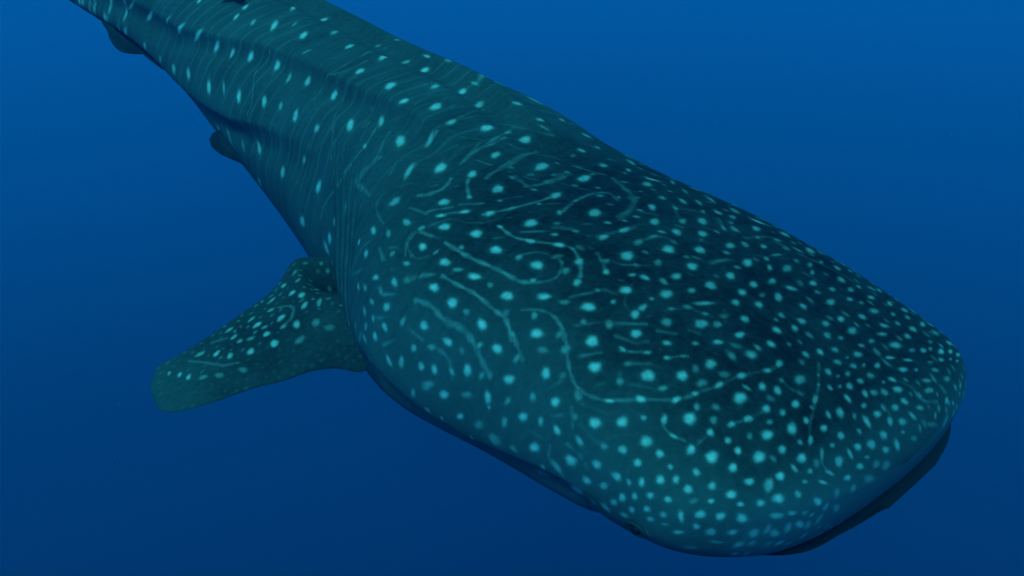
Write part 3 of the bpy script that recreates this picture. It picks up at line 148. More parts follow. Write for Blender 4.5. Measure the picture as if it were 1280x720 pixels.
TRACES="""4.4|0.35|3.109,0.742 3.104,0.679 3.121,0.559 3.104,0.452 3.026,0.283 3.009,0.157;5.9|0.25|4.496,0.038 4.490,-0.132 4.457,-0.258;4.8|0.3|2.787,0.270 2.809,0.126 2.775,-0.006;4.2|0.3|2.603,0.892 2.659,0.861 2.664,0.735 2.647,0.635;4.8|0.25|2.597,1.194 2.575,0.987 2.642,0.873;4.7|0.15|3.299,0.189 3.249,0.013;6.2|0.2|3.176,0.760 3.165,0.861;4.1|0.2|2.909,0.798 2.926,0.672;7.1|0.35|2.158,0.829 2.102,0.735 2.080,0.635 2.096,0.496 2.135,0.346;6.5|0.35|1.551,1.502 1.506,1.364 1.478,1.257 1.473,1.150;5.8|0.3|2.642,0.873 2.631,0.993 2.664,1.250 2.731,1.539;4.7|0.3|1.595,1.075 1.618,1.156 1.651,1.244;5.7|0.2|2.263,0.855 2.185,0.742 2.135,0.641;10.5|0.3|1.361,1.414 1.361,1.508;5.8|0.2|2.408,0.616 2.336,0.496 2.280,0.390;5.5|0.15|1.901,1.068 1.929,1.288;6.2|0.15|1.918,1.238 2.013,1.464;6.1|0.15|2.018,1.056 2.080,1.282;7.4|0.6|1.423,0.785 1.345,0.924;8.2|0.6|1.295,0.955 1.256,1.075 1.233,1.213 1.233,1.307;7.8|0.5|1.200,0.943 1.133,0.930 1.072,0.955 0.994,1.018 0.949,1.037 0.899,0.999 0.855,0.943 0.833,0.886;9.7|0.5|1.289,0.698 1.200,0.698 1.122,0.704 1.044,0.716 0.972,0.716 0.933,0.742;7.0|0.4|0.933,0.742 0.894,0.823 0.905,0.899 0.938,0.943 0.961,0.930;7.9|0.5|1.189,0.528 1.105,0.528 1.033,0.528 0.949,0.503 0.899,0.490 0.844,0.409;10.3|0.4|1.217,0.327 1.139,0.339 1.072,0.308 1.000,0.314 0.961,0.283;6.8|0.4|0.883,0.584 0.838,0.641 0.788,0.654 0.744,0.622 0.716,0.578;8.2|0.4|1.128,1.213 1.167,1.338 1.178,1.452 1.161,1.508;7.4|0.4|0.888,1.093 0.844,1.062 0.810,1.031;9.1|0.4|0.949,1.181 0.933,1.313 0.927,1.364;7.6|0.4|1.545,0.698 1.456,0.754;9.0|0.4|1.567,0.779 1.534,0.855 1.523,0.924 1.545,0.974;8.0|0.45|1.517,1.081 1.478,1.031 1.412,0.987;13.9|0.35|1.339,1.244 1.322,1.338 1.328,1.426 1.350,1.495;7.5|0.35|1.078,1.093 1.011,1.156;9.9|0.25|1.974,0.452 1.801,0.509;6.1|0.3|1.378,0.503 1.412,0.566 1.417,0.641;11.0|0.3|0.988,1.357 1.033,1.483 1.105,1.546;7.1|0.35|1.406,0.654 1.350,0.685;8.1|0.3|2.096,0.496 2.135,0.333 2.224,0.151 2.241,0.019;8.2|0.25|1.946,0.484 1.929,0.635;8.4|0.25|1.974,0.452 1.968,0.503 1.952,0.572;5.5|0.3|1.506,0.409 1.456,0.383;11.3|0.4|1.072,0.314 1.000,0.314 0.938,0.270 0.888,0.207 0.844,0.163;8.1|0.4|0.905,0.484 0.849,0.434 0.777,0.352;6.7|0.45|0.777,0.647 0.732,0.616 0.682,0.534 0.643,0.465 0.593,0.409 0.543,0.421 0.499,0.471 0.448,0.584;8.8|0.3|1.078,0.126 1.027,0.138 0.983,0.094 0.961,0.032;7.9|0.25|0.571,0.289 0.538,0.195;6.7|0.35|0.576,0.025 0.565,-0.038 0.515,-0.088;6.4|0.35|0.499,0.471 0.443,0.603 0.382,0.742 0.365,0.842 0.348,0.968 0.337,1.093 0.315,1.213 0.315,1.288;5.7|0.5|0.576,0.729 0.549,0.773 0.521,0.836;4.4|0.4|0.482,0.873 0.454,0.961;5.0|0.4|0.376,0.628 0.354,0.578 0.326,0.572 0.293,0.597;5.6|0.3|0.270,1.445 0.215,1.345 0.194,1.282 0.172,1.219 0.154,1.144 0.126,1.056;5.1|0.45|0.098,1.037 0.076,0.911 0.052,0.817;5.7|0.3|0.276,1.238 0.248,1.232 0.220,1.263;4.9|0.3|0.259,0.842 0.242,0.943 0.237,1.056;4.4|0.3|0.270,0.578 0.270,0.654 0.270,0.735;8.2|0.5|0.643,0.930 0.643,1.012;7.7|0.3|0.866,1.269 0.860,1.332 0.849,1.401;9.0|0.3|0.677,1.439 0.677,1.495 0.666,1.539;9.3|0.3|0.744,1.697 0.738,1.810 0.716,1.891 0.682,1.935;7.2|0.35|0.877,1.728 0.805,1.665;6.6|0.5|0.098,1.728 0.084,1.728 0.065,1.785 0.049,1.967;6.5|0.3|0.143,1.634 0.123,1.678 0.097,1.734;6.0|0.5|0.104,1.539 0.076,1.533;6.9|0.3|2.080,0.685 2.085,0.566 2.102,0.452 2.141,0.302;8.1|0.35|1.595,1.100 1.618,1.194 1.629,1.301 1.662,1.414;8.2|0.35|1.462,1.131 1.489,1.250 1.517,1.351 1.545,1.495;8.1|0.4|1.551,0.792 1.523,0.867 1.528,0.936 1.551,0.987;8.9|0.35|1.417,0.660 1.350,0.679;9.7|0.25|1.890,0.465 1.985,0.459 1.957,0.578 1.946,0.672;6.6|0.25|1.350,0.522 1.412,0.553 1.428,0.597 1.428,0.666;5.3|0.2|1.295,0.578 1.328,0.528 1.389,0.540;11.1|0.3|1.417,1.257 1.350,1.257 1.328,1.294;13.8|0.3|1.328,1.357 1.339,1.426 1.361,1.495;6.2|0.3|1.517,0.409 1.445,0.396;6.7|0.2|1.996,0.760 1.946,0.654;9.1|0.2|1.818,0.760 1.785,0.691;4.1|0.2|1.846,0.302 1.913,0.145;6.1|0.2|1.723,0.584 1.701,0.515 1.590,0.515;14.4|0.3|1.267,1.615 1.178,1.583 1.094,1.552 1.033,1.477 1.000,1.364;9.1|0.3|1.167,1.351 1.183,1.445 1.161,1.502 1.100,1.483;6.0|0.25|1.128,1.225 1.167,1.338;7.8|0.25|1.078,1.106 1.050,1.137 1.011,1.156;8.0|0.3|0.877,1.703 0.816,1.671;7.6|0.25|1.005,1.634 0.916,1.571 0.888,1.565;7.6|0.15|0.972,1.156 0.944,1.257 0.938,1.364 0.916,1.445 0.883,1.483;9.0|0.25|0.682,1.458 0.677,1.502 0.660,1.539;9.1|0.25|0.515,1.282 0.482,1.238;9.5|0.25|0.409,1.131 0.382,1.125;8.0|0.25|0.532,0.635 0.510,0.584;5.3|0.15|0.727,1.062 0.693,0.961 0.654,0.930;5.4|0.2|0.576,1.125 0.599,1.056;10.1|0.35|1.807,1.062 1.796,0.974;9.6|0.3|1.723,0.861 1.701,0.760;9.1|0.35|1.595,1.100 1.612,1.175 1.651,1.320 1.712,1.489;5.7|0.2|2.486,0.792 2.425,0.622 2.380,0.547;7.9|0.2|2.258,0.855 2.196,0.704;9.1|0.2|2.029,0.823 1.952,0.698;10.9|0.25|1.940,0.459 1.957,0.534 1.924,0.679;7.1|0.3|1.467,1.150 1.495,1.288 1.534,1.426;6.4|0.2|2.436,0.917 2.408,1.075;5.9|0.2|2.213,0.899 2.113,1.106;5.9|0.2|1.824,1.156 1.857,1.351 1.896,1.477;5.8|0.2|2.492,0.471 2.497,0.339 2.508,0.226 2.503,0.107 2.542,-0.088;5.4|0.15|1.957,0.980 1.924,1.200;5.1|0.15|2.085,0.892 2.007,0.987"""
FIN_SPOTS="""0.115,-0.215,13.0,10.2,50,0.7;0.106,-0.149,16.2,10.4,32,0.8;0.083,-0.114,15.9,13.1,59,0.8;0.017,-0.136,18.6,8.7,37,0.9;-0.003,-0.113,19.8,4.8,51,0.7;0.095,-0.057,19.7,10.1,45,0.7;0.047,-0.039,23.3,8.2,56,0.6;0.183,-0.052,19.0,11.3,28,0.9;0.178,-0.169,20.6,7.0,26,0.6;0.197,-0.119,15.1,8.8,180,0.5;0.262,-0.074,19.1,10.5,21,0.9;0.269,-0.118,18.1,6.9,26,0.6;0.245,-0.046,12.3,8.6,1,0.5;0.251,-0.008,14.0,12.3,47,0.9;0.245,0.052,17.8,15.2,82,0.9;0.151,0.013,20.4,13.1,67,0.7;0.192,-0.006,13.2,10.1,31,0.5;0.094,0.046,20.8,14.4,55,0.4;0.168,0.087,22.0,14.0,28,0.35;0.324,0.040,16.6,13.1,55,0.8;0.388,0.019,15.4,9.9,63,0.8;0.422,-0.021,16.4,9.2,41,0.9;0.469,-0.056,17.7,10.6,14,0.6;0.348,-0.066,15.4,8.7,34,0.7;0.338,-0.032,12.2,10.0,40,0.5;0.349,-0.115,19.1,8.1,23,0.6;0.303,-0.021,16.1,10.8,179,0.35;0.582,-0.024,11.2,5.3,62,0.7;0.555,0.005,13.8,7.2,59,0.8;0.533,0.033,14.8,8.0,59,0.8;0.493,0.063,15.3,11.4,177,0.35;0.446,0.086,17.3,13.1,123,0.3;0.064,-0.201,14.9,6.9,31,0.5;0.059,-0.252,18.5,6.5,41,0.4;0.065,0.095,21.3,14.9,138,0.25;0.373,0.106,17.3,13.3,123,0.3"""
FIN_TRACES="""6.1|0.4|0.172,-0.113 0.135,-0.090 0.133,-0.060 0.156,-0.025 0.194,-0.007;7.2|0.3|0.509,-0.044 0.458,0.008 0.422,0.050 0.376,0.066;7.2|0.3|0.419,-0.087 0.371,-0.077"""
FIN_EDGES=np.array([[(-1.502,-0.748,-0.250),(-2.013,-0.545,-0.151)],[(-1.508,-0.830,-0.283),(-2.067,-0.594,-0.172)],[(-1.568,-0.860,-0.298),(-2.110,-0.644,-0.195)],[(-1.623,-0.911,-0.321),(-2.104,-0.687,-0.216)],[(-1.656,-0.992,-0.354),(-2.055,-0.773,-0.260)],[(-1.701,-1.071,-0.387),(-2.037,-0.892,-0.316)],[(-1.734,-1.154,-0.421),(-2.030,-0.990,-0.360)],[(-1.765,-1.225,-0.451),(-2.026,-1.103,-0.410)],[(-1.795,-1.281,-0.473),(-2.030,-1.179,-0.442)],[(-1.828,-1.310,-0.486),(-2.033,-1.214,-0.457)],[(-1.879,-1.313,-0.491),(-2.014,-1.244,-0.469)],[(-1.942,-1.293,-0.486),(-1.976,-1.276,-0.481)]])
FIN_ORIGIN,FIN_ALONG,FIN_ACROSS=np.array([(-1.788,-0.712,-0.228),(-0.264,-0.886,-0.382),(0.964,-0.235,-0.122)])
PELVIC=np.array([[(-2.981,-0.214,-0.293),(-3.275,-0.171,-0.169)],[(-3.086,-0.209,-0.278),(-3.409,-0.167,-0.249)],[(-3.179,-0.199,-0.296),(-3.427,-0.168,-0.270)],[(-3.280,-0.190,-0.314),(-3.434,-0.170,-0.286)],[(-3.357,-0.183,-0.320),(-3.431,-0.172,-0.301)],[(-3.398,-0.178,-0.319),(-3.413,-0.176,-0.313)]])
ANAL=np.array([[(-4.128,-0.009,-0.204),(-4.820,0.010,-0.136)],[(-4.291,-0.022,-0.179),(-4.802,0.003,-0.171)],[(-4.426,-0.020,-0.218),(-4.757,-0.001,-0.185)],[(-4.507,-0.020,-0.239),(-4.720,-0.005,-0.203)],[(-4.559,-0.019,-0.246),(-4.675,-0.011,-0.228)],[(-4.596,-0.017,-0.246),(-4.635,-0.015,-0.241)]])

# ------------------------------------------------------------------ materials
def nodes(m):
    m.use_nodes = True; return m.node_tree, m.node_tree.nodes, m.node_tree.links, m.node_tree.nodes['Principled BSDF']
def mixc(nt, f, a, b, mode='MIX'):
    n = nt.nodes.new('ShaderNodeMix'); n.data_type = 'RGBA'; n.blend_type = mode
    for sock, v in ((n.inputs[0], f), (n.inputs[6], a), (n.inputs[7], b)):
        if hasattr(v, 'is_linked'): nt.links.new(v, sock)
        else: sock.default_value = v
    return n.outputs[2]
def mth(nt, op, a, b=0.0, c=0.0, clamp=False):
    n = nt.nodes.new('ShaderNodeMath'); n.operation = op; n.use_clamp = clamp
    for k, v in enumerate((a, b, c)):
        if hasattr(v, 'is_linked'): nt.links.new(v, n.inputs[k])
        else: n.inputs[k].default_value = v
    return n.outputs[0]
def at_node(nt, name):
    n = nt.nodes.new('ShaderNodeAttribute'); n.attribute_name = name; return n.outputs['Fac']
def noise(nt, vec, scale, detail=3.0, rough=.5):
    n = nt.nodes.new('ShaderNodeTexNoise'); n.inputs['Scale'].default_value = scale; n.inputs['Detail'].default_value = detail; n.inputs['Roughness'].default_value = rough
    nt.links.new(vec, n.inputs['Vector']); return n.outputs['Fac']
def skin_material():
    m = bpy.data.materials.new('spotted_shark_skin'); nt, n, l, bs = nodes(m)
    tco = n.new('ShaderNodeTexCoord').outputs['Object']
    tone, spot, run, turn = (at_node(nt, k) for k in ('tone', 'spot', 'run', 'turn'))
    # faint streaks that run round the trunk, and mottling
    cmb = n.new('ShaderNodeCombineXYZ'); l.new(mth(nt, 'MULTIPLY', run, 38.0), cmb.inputs[0]); l.new(mth(nt, 'MULTIPLY', turn, 1.3), cmb.inputs[1])
    streak = noise(nt, cmb.outputs[0], 1.0, 4.0, .6)
    mott = noise(nt, tco, 5.0, 5.0, .6); grain = noise(nt, tco, 55.0, 4.0, .65)
    trunk = n.new('ShaderNodeMapRange'); trunk.inputs[1].default_value = .9; trunk.inputs[2].default_value = 2.0; l.new(run, trunk.inputs[0])
    t1 = mth(nt, 'ADD', tone, mth(nt, 'MULTIPLY', mth(nt, 'SUBTRACT', streak, .5), mth(nt, 'MULTIPLY_ADD', trunk.outputs[0], .5, .10)))
    t2 = mth(nt, 'ADD', t1, mth(nt, 'MULTIPLY', mth(nt, 'SUBTRACT', mott, .5), .6))
    t3 = mth(nt, 'ADD', t2, mth(nt, 'MULTIPLY', mth(nt, 'SUBTRACT', grain, .5), .45), clamp=True)
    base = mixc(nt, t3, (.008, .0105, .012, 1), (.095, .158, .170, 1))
    belly = at_node(nt, 'belly')
    base = mixc(nt, belly, base, (.50, .53, .52, 1))
    sp = mth(nt, 'MULTIPLY', spot, mth(nt, 'MULTIPLY_ADD', grain, 1.3, .22), clamp=True)
    c = mixc(nt, sp, base, (.66, .76, .70, 1))
    l.new(c, bs.inputs['Base Color'])
    bs.inputs['Roughness'].default_value = .75; bs.inputs['Specular IOR Level'].default_value = .08
    bp = n.new('ShaderNodeBump'); bp.inputs['Strength'].default_value = .25; bp.inputs['Distance'].default_value = .01
    l.new(mth(nt, 'ADD', mth(nt, 'MULTIPLY', grain, .35), mott), bp.inputs['Height']); l.new(bp.outputs[0], bs.inputs['Normal'])
    return m
def plain(name, c, rough=.6, spec=.25, var=.3, scale=20):
    m = bpy.data.materials.new(name); nt, n, l, bs = nodes(m)
    f = noise(nt, n.new('ShaderNodeTexCoord').outputs['Object'], scale, 4)
    l.new(mixc(nt, f, tuple(k*(1-var) for k in c)+(1,), tuple(k*(1+var) for k in c)+(1,)), bs.inputs['Base Color'])
    bs.inputs['Roughness'].default_value = rough; bs.inputs['Specular IOR Level'].default_value = spec
    return m
SKIN = skin_material()
DARK = plain('dark_slate_skin', (.014, .017, .019)); EYE = plain('black_eye', (.006, .007, .008), .25, .5); LID = plain('grey_eyelid_skin', (.045, .055, .055))

# ------------------------------------------------------------------ whale shark
root = bpy.data.objects.new('whale_shark', None); col.objects.link(root)
root.matrix_world = SHARK
tag(root, 'dark teal whale shark covered in pale spots and lines, swimming towards the lower right', 'whale shark')

# body: dense where the pattern shows
S = np.concatenate([.2*(1-np.cos(np.linspace(.012, math.pi/2, 130))), np.linspace(.2045, 4.6, 830), np.linspace(4.62, 6.98, 120)])
T = np.radians(np.concatenate([np.linspace(-90, -45, 40, endpoint=False), np.linspace(-45, 120, 500, endpoint=False), np.linspace(120, 225, 170, endpoint=False), np.linspace(225, 270, 24, endpoint=False)]))
X = skin(S, T); NX = normals(X); n, m = len(S), len(T)
def idx(s, t):
    t = (t + math.pi/2) % (2*math.pi) - math.pi/2
    return np.interp(s, S, np.arange(n)), np.interp(t, T, np.arange(m))
def surf(s, t, A=None):
    A = X if A is None else A
    fi, fj = idx(s, t); i = min(int(fi), n-2); j = min(int(fj), m-2); a = fi-i; b = fj-j
    return (A[i, j]*(1-a)*(1-b)+A[i+1, j]*a*(1-b)+A[i, j+1]*(1-a)*b+A[i+1, j+1]*a*b)
def wob(th, ph):
    return 1 + .045*np.sin(3*th+ph) + .035*np.sin(5*th+2.3*ph) + .03*np.sin(2*th-ph)
def paint_spot(P, s, t, a, b, ang, br, spot):
    c = surf(s, t); N = surf(s, t, NX); N = N/np.linalg.norm(N)
    e1 = surf(min(s+.01, 6.9), t) - surf(max(s-.01, .002), t); e1 = e1-N*(e1@N); e1 /= np.linalg.norm(e1)
    e2 = surf(s, t+.02) - surf(s, t-.02); e2 = e2-N*(e2@N); e2 = e2-e1*(e1@e2); e2 /= np.linalg.norm(e2)
    r = a*2.0+.01
    lr = max(.06, np.linalg.norm(surf(s, t+.02)-surf(s, t-.02))/.04)
    i0, j0 = idx(max(s-r-.03, 0), t-r/lr*1.5); i1, j1 = idx(s+r+.03, t+r/lr*1.5)
    i0, i1 = int(i0), int(i1)+2; j0, j1 = int(j0), int(j1)+2
    if j1 <= j0: return
    d = X[i0:i1, j0:j1]-c
    x = d@e1; y = d@e2; ca, sa = math.cos(math.radians(ang)), math.sin(math.radians(ang))
    u = (x*ca+y*sa)/a; v = (-x*sa+y*ca)/b
    rr = np.sqrt(u*u+v*v)*wob(np.arctan2(v, u), s*97+t*31)
    soft = min(.5, .0055/b)
    k = br*(.96*(1-sstep(.50-soft*.4, 1.12+soft*.6, rr)) + .06*(1-sstep(.9, 2.2, rr)))
    k = np.where(np.abs(d@N) < .06, k, 0)
    spot[i0:i1, j0:j1] = np.maximum(spot[i0:i1, j0:j1], k)
def paint_trace(pts, w, br, spot, ph):
    p = np.array([surf(*q) for q in pts])
    # rounded line through the points
    if len(p) > 2:
        tt = np.arange(len(p)); q = np.linspace(0, len(p)-1, (len(p)-1)*6+1)
        p = np.stack([spline(tt, p[:, k], q) for k in range(3)], 1)
    st = np.array([[q[0] for q in pts], [q[1] for q in pts]])
    pad = w*3+.02
    i0, j0 = idx(max(st[0].min()-pad-.05, 0), st[1].min()-pad/.3); i1, j1 = idx(st[0].max()+pad+.05, st[1].max()+pad/.3)
    i0, i1 = int(i0), int(i1)+2; j0, j1 = int(j0), int(j1)+2
    A = X[i0:i1, j0:j1]; best = np.full(A.shape[:2], 9.0)
    along = np.zeros(A.shape[:2])
    for k in range(len(p)-1):
        v = p[k+1]-p[k]; L2 = v@v+1e-12; f = np.clip(((A-p[k])@v)/L2, 0, 1)
        d = np.linalg.norm(A-p[k]-f[..., None]*v, axis=-1)
        along = np.where(d < best, k+f, along); best = np.minimum(best, d)
    ww = w*(1+.25*np.sin(along*1.3+ph)); bb = br*(.85+.25*np.sin(along*.9+2*ph))
    k = .7*bb*(1-sstep(.15, 1.4, best/ww))
    spot[i0:i1, j0:j1] = np.maximum(spot[i0:i1, j0:j1], k)
def read_spots(txt): return [tuple(map(float, e.split(','))) for e in txt.split(';')]
def read_traces(txt):
    out = []
    for e in txt.split(';'):
        w, b, p = e.split('|'); out.append((float(w)/1000, float(b), [tuple(map(float, q.split(','))) for q in p.split()]))
    return out
spot = np.zeros((n, m), dtype=np.float32)
spots = [q[:2]+(q[2]*.86, q[3]*(.84 if q[0] < 1.5 else .95))+(q[4], min(1, q[5]*(1.2 if q[0] > 1.5 else 1.05))) for q in read_spots(SPOTS)]; traces = read_traces(TRACES)
seen = np.array([surf(s, t) for s, t, *_ in spots])
for s, t, a, b, ang, br in spots:
    paint_spot(None, s, t, a/1000, b/1000, ang, br, spot)
    if t < math.radians(78):            # the other flank carries the same kind of pattern
        s2, t2 = s+.012*math.sin(40*s), math.pi-t+.03*math.sin(9*s)
        if ((seen-surf(s2, t2))**2).sum(1).min() > .075**2: paint_spot(None, s2, t2, a/1000, b/1000, 180-ang, br, spot)
near = [p for p in seen]                # faint small freckles between the spots, closer together on the snout
for q in range(4200):
    s = .025+1.45*rng.random()**1.8; t = math.radians(rng.uniform(-60, 190) if s < .12 else rng.uniform(-14, 165)); p = surf(s, t)
    if (((np.array(near)-p)**2).sum(1)).min() < (.032+.024*s)**2: continue
    near.append(p); a = rng.uniform(.006, .011); paint_spot(None, s, t, a*rng.uniform(1, 1.7), a, rng.uniform(0, 180), rng.uniform(.22, .6), spot)
def ripple(*ks):
    return sum(np.sin(X @ np.array(k)*1.0+i*1.9) for i, k in enumerate(ks))/len(ks)
patch = ripple((3.1, 4.2, 2.0), (-5.0, 2.2, 3.9), (7.3, -6.1, 4.4), (2.2, 9.1, -7.0))
tmr = np.where(T > math.pi/2, math.pi-T, T)[None]
fl = 1-sstep(1.45, 1.8, S[:, None])
ph_t = 38*S[:, None]+-.35*np.sin(3*tmr+2*S[:, None])+.3*ripple((6, 3, 2), (-4, 8, 5))
maze = (1-fl)*np.exp(-(np.sin(ph_t)/.22)**2)*.13*sstep(-.3, .3, patch)*.75
# pale lines that wander between the rows of spots on the head
sites = np.array([surf(q[0], q[1]) for q in spots if q[5] >= .6 and q[2] > 7 and .25 < q[0] < 1.9], dtype=np.float32)
hi = np.flatnonzero((S > .3) & (S < 1.95)); hj = np.flatnonzero((T > math.radians(-25)) & (T < math.radians(150)))
A = X[np.ix_(hi, hj)].astype(np.float32); best1 = np.full(A.shape[:2], 9, np.float32); best2 = best1.copy()
i1 = np.zeros(A.shape[:2], dtype=np.int32); i2 = i1.copy(); clear = best1.copy()
for k, q in enumerate(sites):
    d = np.sqrt(((A-q)**2).sum(-1)); c1 = d < best1; c2 = (~c1) & (d < best2)
    best2 = np.where(c1, best1, np.where(c2, d, best2)); i2 = np.where(c1, i1, np.where(c2, k, i2))
    best1 = np.where(c1, d, best1); i1 = np.where(c1, k, i1)
drawn = np.array([surf(*(np.array(p[i])*(1-f)+np.array(p[i+1])*f)) for w, br, p in traces for i in range(len(p)-1) for f in (0, .5) if .25 < p[i][0] < 2.1], dtype=np.float32)
for q in drawn: clear = np.minimum(clear, ((A-q)**2).sum(-1))
across = sites[i1]-sites[i2]; across /= np.linalg.norm(across, axis=-1, keepdims=True)+1e-6
course = (1-sstep(.30, .62, np.abs(across @ np.array((.80, .55, .10), dtype=np.float32))))*sstep(.018, .040, np.sqrt(clear))
pa = patch[np.ix_(hi, hj)]; fine = ripple((31, 22, 18), (-27, 33, 12), (15, -29, 35))[np.ix_(hi, hj)]
lines = np.exp(-((best2-best1)/(.0085+.003*fine))**2)*sstep(.020, .034, best1)*(1-sstep(.13, .2, best1))*sstep(-.35, .1, pa+.35*fine)*(.20+.09*fine)*course
lines *= (sstep(.35, .6, S[hi])*(1-sstep(1.5, 1.9, S[hi])))[:, None]
spot[np.ix_(hi, hj)] = np.maximum(spot[np.ix_(hi, hj)], lines)
spot[:] = np.maximum(spot, maze*sstep(.10, .4, S)[:, None]*sstep(-40, -15, np.degrees(tmr)))
for k, (w, br, pts) in enumerate(traces):
    paint_trace(pts, w*.8, br*(.8 if pts[0][0] < 1. else 1.), spot, k*1.7)
    if max(q[1] for q in pts) < math.radians(55): paint_trace([(s, math.pi-t) for s, t in pts], w, br, spot, k*2.1)
for row in range(-3, 20):               # rows of spots on towards the tail, out of the frame
    for s in np.arange(4.55, 6.7, .17):
        t = math.radians(90+row*17-120+8*math.sin(s*7+row))
        paint_spot(None, s+.05*math.sin(row*5.1), t, .035, .012, 90, .8, spot)
spot *= 1-.30*fl*sstep(35, 75, np.degrees(tmr))
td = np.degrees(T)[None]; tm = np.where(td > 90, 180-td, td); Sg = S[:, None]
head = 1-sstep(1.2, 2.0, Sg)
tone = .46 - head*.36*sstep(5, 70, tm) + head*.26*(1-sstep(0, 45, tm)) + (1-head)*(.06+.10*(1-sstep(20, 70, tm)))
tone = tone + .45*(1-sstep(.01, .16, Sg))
tone = tone + 0*td
belly = (1-sstep(-80, -58, tm))*sstep(.5, .9, Sg)
V = np.concatenate([X.reshape(-1, 3), X[:1].mean(1), X[-1:].mean(1)])
F = grid_faces(n, m)
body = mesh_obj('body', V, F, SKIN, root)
pad = lambda a, x: np.concatenate([np.broadcast_to(a, (n, m)).ravel(), [x, x]])
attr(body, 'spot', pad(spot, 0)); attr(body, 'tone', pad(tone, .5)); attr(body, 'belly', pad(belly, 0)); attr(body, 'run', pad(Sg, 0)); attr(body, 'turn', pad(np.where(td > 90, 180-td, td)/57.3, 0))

# lower jaw, under the overhanging lip
JAW_SHIFT = (.035, .003, -.002)
js = np.concatenate([.2*(1-np.cos(np.linspace(.012, math.pi/2, 60))), np.linspace(.205, .75, 60)]); jt = np.radians(np.linspace(-180, 180, 260, endpoint=False))
J = hull(js, jt); NJ = normals(J)
J = J - NJ*(.09*sstep(.25, .65, js))[:, None, None]
zm = jaw_line(J[..., 1]) - .045
jw, ju, jd, jy, jz = dims(js); je = 2.45
chord = (np.maximum(1-np.clip(np.abs(jz[:, None]-zm)/np.maximum(jd, 1e-4)[:, None], 0, 1)**je, 0)**(1/je)*.97)*jw[:, None]
over = J[..., 2] > zm
J[..., 1] = np.where(over, jy[:, None]+np.clip(J[..., 1]-jy[:, None], -chord, chord), J[..., 1])
J[..., 2] = np.where(over, jaw_line(J[..., 1]) - .045, J[..., 2])
opened = ~over.all(1); J, js, jy = J[opened], js[opened], jy[opened]
fwd = (1-sstep(.12, .65, js))[:, None]          # the jaw hangs a little open, ahead of and below the lip
J[..., 0] += JAW_SHIFT[0]*fwd; J[..., 2] += JAW_SHIFT[2]*fwd
J[..., 1] = jy[:, None]+(J[..., 1]-jy[:, None])*(1-.082*fwd)+JAW_SHIFT[1]*fwd
for _ in range(10):                     # round the rim of the jaw
    J = .5*J+.25*(np.roll(J, 1, 1)+np.roll(J, -1, 1)); J[1:-1] = .5*J[1:-1]+.25*(J[2:]+J[:-2])
jaw = mesh_obj('lower_jaw', J, grid_faces(len(js), len(jt)), DARK, root)

# pectoral fins
def blade(pairs, nspan, nch, thick, nrm, sag=None):
    """lofted fin: leading and trailing edge pairs -> closed aerofoil sections"""
    q = np.linspace(0, 1, len(pairs)); L = np.concatenate([[0], np.cumsum(np.linalg.norm(np.diff(pairs.mean(1), axis=0), axis=1))])
    u = np.linspace(0, L[-1], nspan)
    def curve(P): return np.stack([spline(L, P[:, k], u) for k in range(3)], 1)
    A, B = curve(pairs[:, 0]), curve(pairs[:, 1])
    th = np.linspace(0, 2*np.pi, nch, endpoint=False)
    c = .5*(1-np.cos(th)); side = np.sign(np.sin(th)+1e-9)
    prof = (1.05*np.sqrt(np.maximum(c, 0))*(1-c)**.9+.02*np.sqrt(np.maximum(c*(1-c), 0)))
    ch = np.linalg.norm(B-A, axis=1)
    tk = thick*np.minimum(ch, .62)*(1-.25*u/L[-1])
    P = A[:, None]+(B-A)[:, None]*c[None, :, None]+nrm*(side*prof)[None, :, None]*tk[:, None, None]
    return P, c, u/L[-1], side
fn = np.cross(FIN_ALONG, FIN_ACROSS)
Pf, cf, uf, sf = blade(FIN_EDGES, 200, 260, .135, fn)
# the rear root folds down into the armpit
fold = (1-sstep(.05, .24, uf))[:, None]*np.exp(-((cf-.80)/.13)**2)[None]
Pf = Pf - fn*(fold*.15)[..., None]
d = Pf-FIN_ORIGIN; fx, fy = d@FIN_ALONG, d@FIN_ACROSS
fspot = np.zeros(fx.shape, dtype=np.float32)
up_side = (sf > 0)[None]
fin_spots = read_spots(FIN_SPOTS); fpos = [q[:2] for q in fin_spots]
for q in range(900):                    # smaller freckles over the whole upper face
    i, j = rng.integers(8, 192), rng.integers(10, 120); p = (fx[i, j], fy[i, j])
    if min((p[0]-o[0])**2+(p[1]-o[1])**2 for o in fpos) < .026**2: continue
    fpos.append(p); fin_spots.append((p[0], p[1], rng.uniform(6, 12), rng.uniform(4, 6.5), rng.uniform(0, 60), rng.uniform(.10, .38)*(1 if cf[j] > .42 else .25)*(1-.6*sstep(.6, .8, uf[i]))))
for x, y, a, b, ang, br in fin_spots:
    a, b = a/1000*.86, b/1000*.82; ca, sa = math.cos(math.radians(ang)), math.sin(math.radians(ang))
    u_ = ((fx-x)*ca+(fy-y)*sa)/a; v_ = (-(fx-x)*sa+(fy-y)*ca)/b
    rr = np.sqrt(u_*u_+v_*v_)*wob(np.arctan2(v_, u_), x*97+y*31)
    soft = min(.5, .0055/b)
    fspot = np.maximum(fspot, np.where(up_side, br*(1-sstep(.40, 1.2+soft*.6, rr)), 0))
for w, br, pts in read_traces(FIN_TRACES):
    for (x0, y0), (x1, y1) in zip(pts[:-1], pts[1:]):
        vx, vy = x1-x0, y1-y0; f = np.clip(((fx-x0)*vx+(fy-y0)*vy)/(vx*vx+vy*vy), 0, 1)
        dd = np.hypot(fx-x0-f*vx, fy-y0-f*vy); fspot = np.maximum(fspot, np.where(up_side, .55*br*(1-sstep(.2, 1.3, dd/w)), 0))
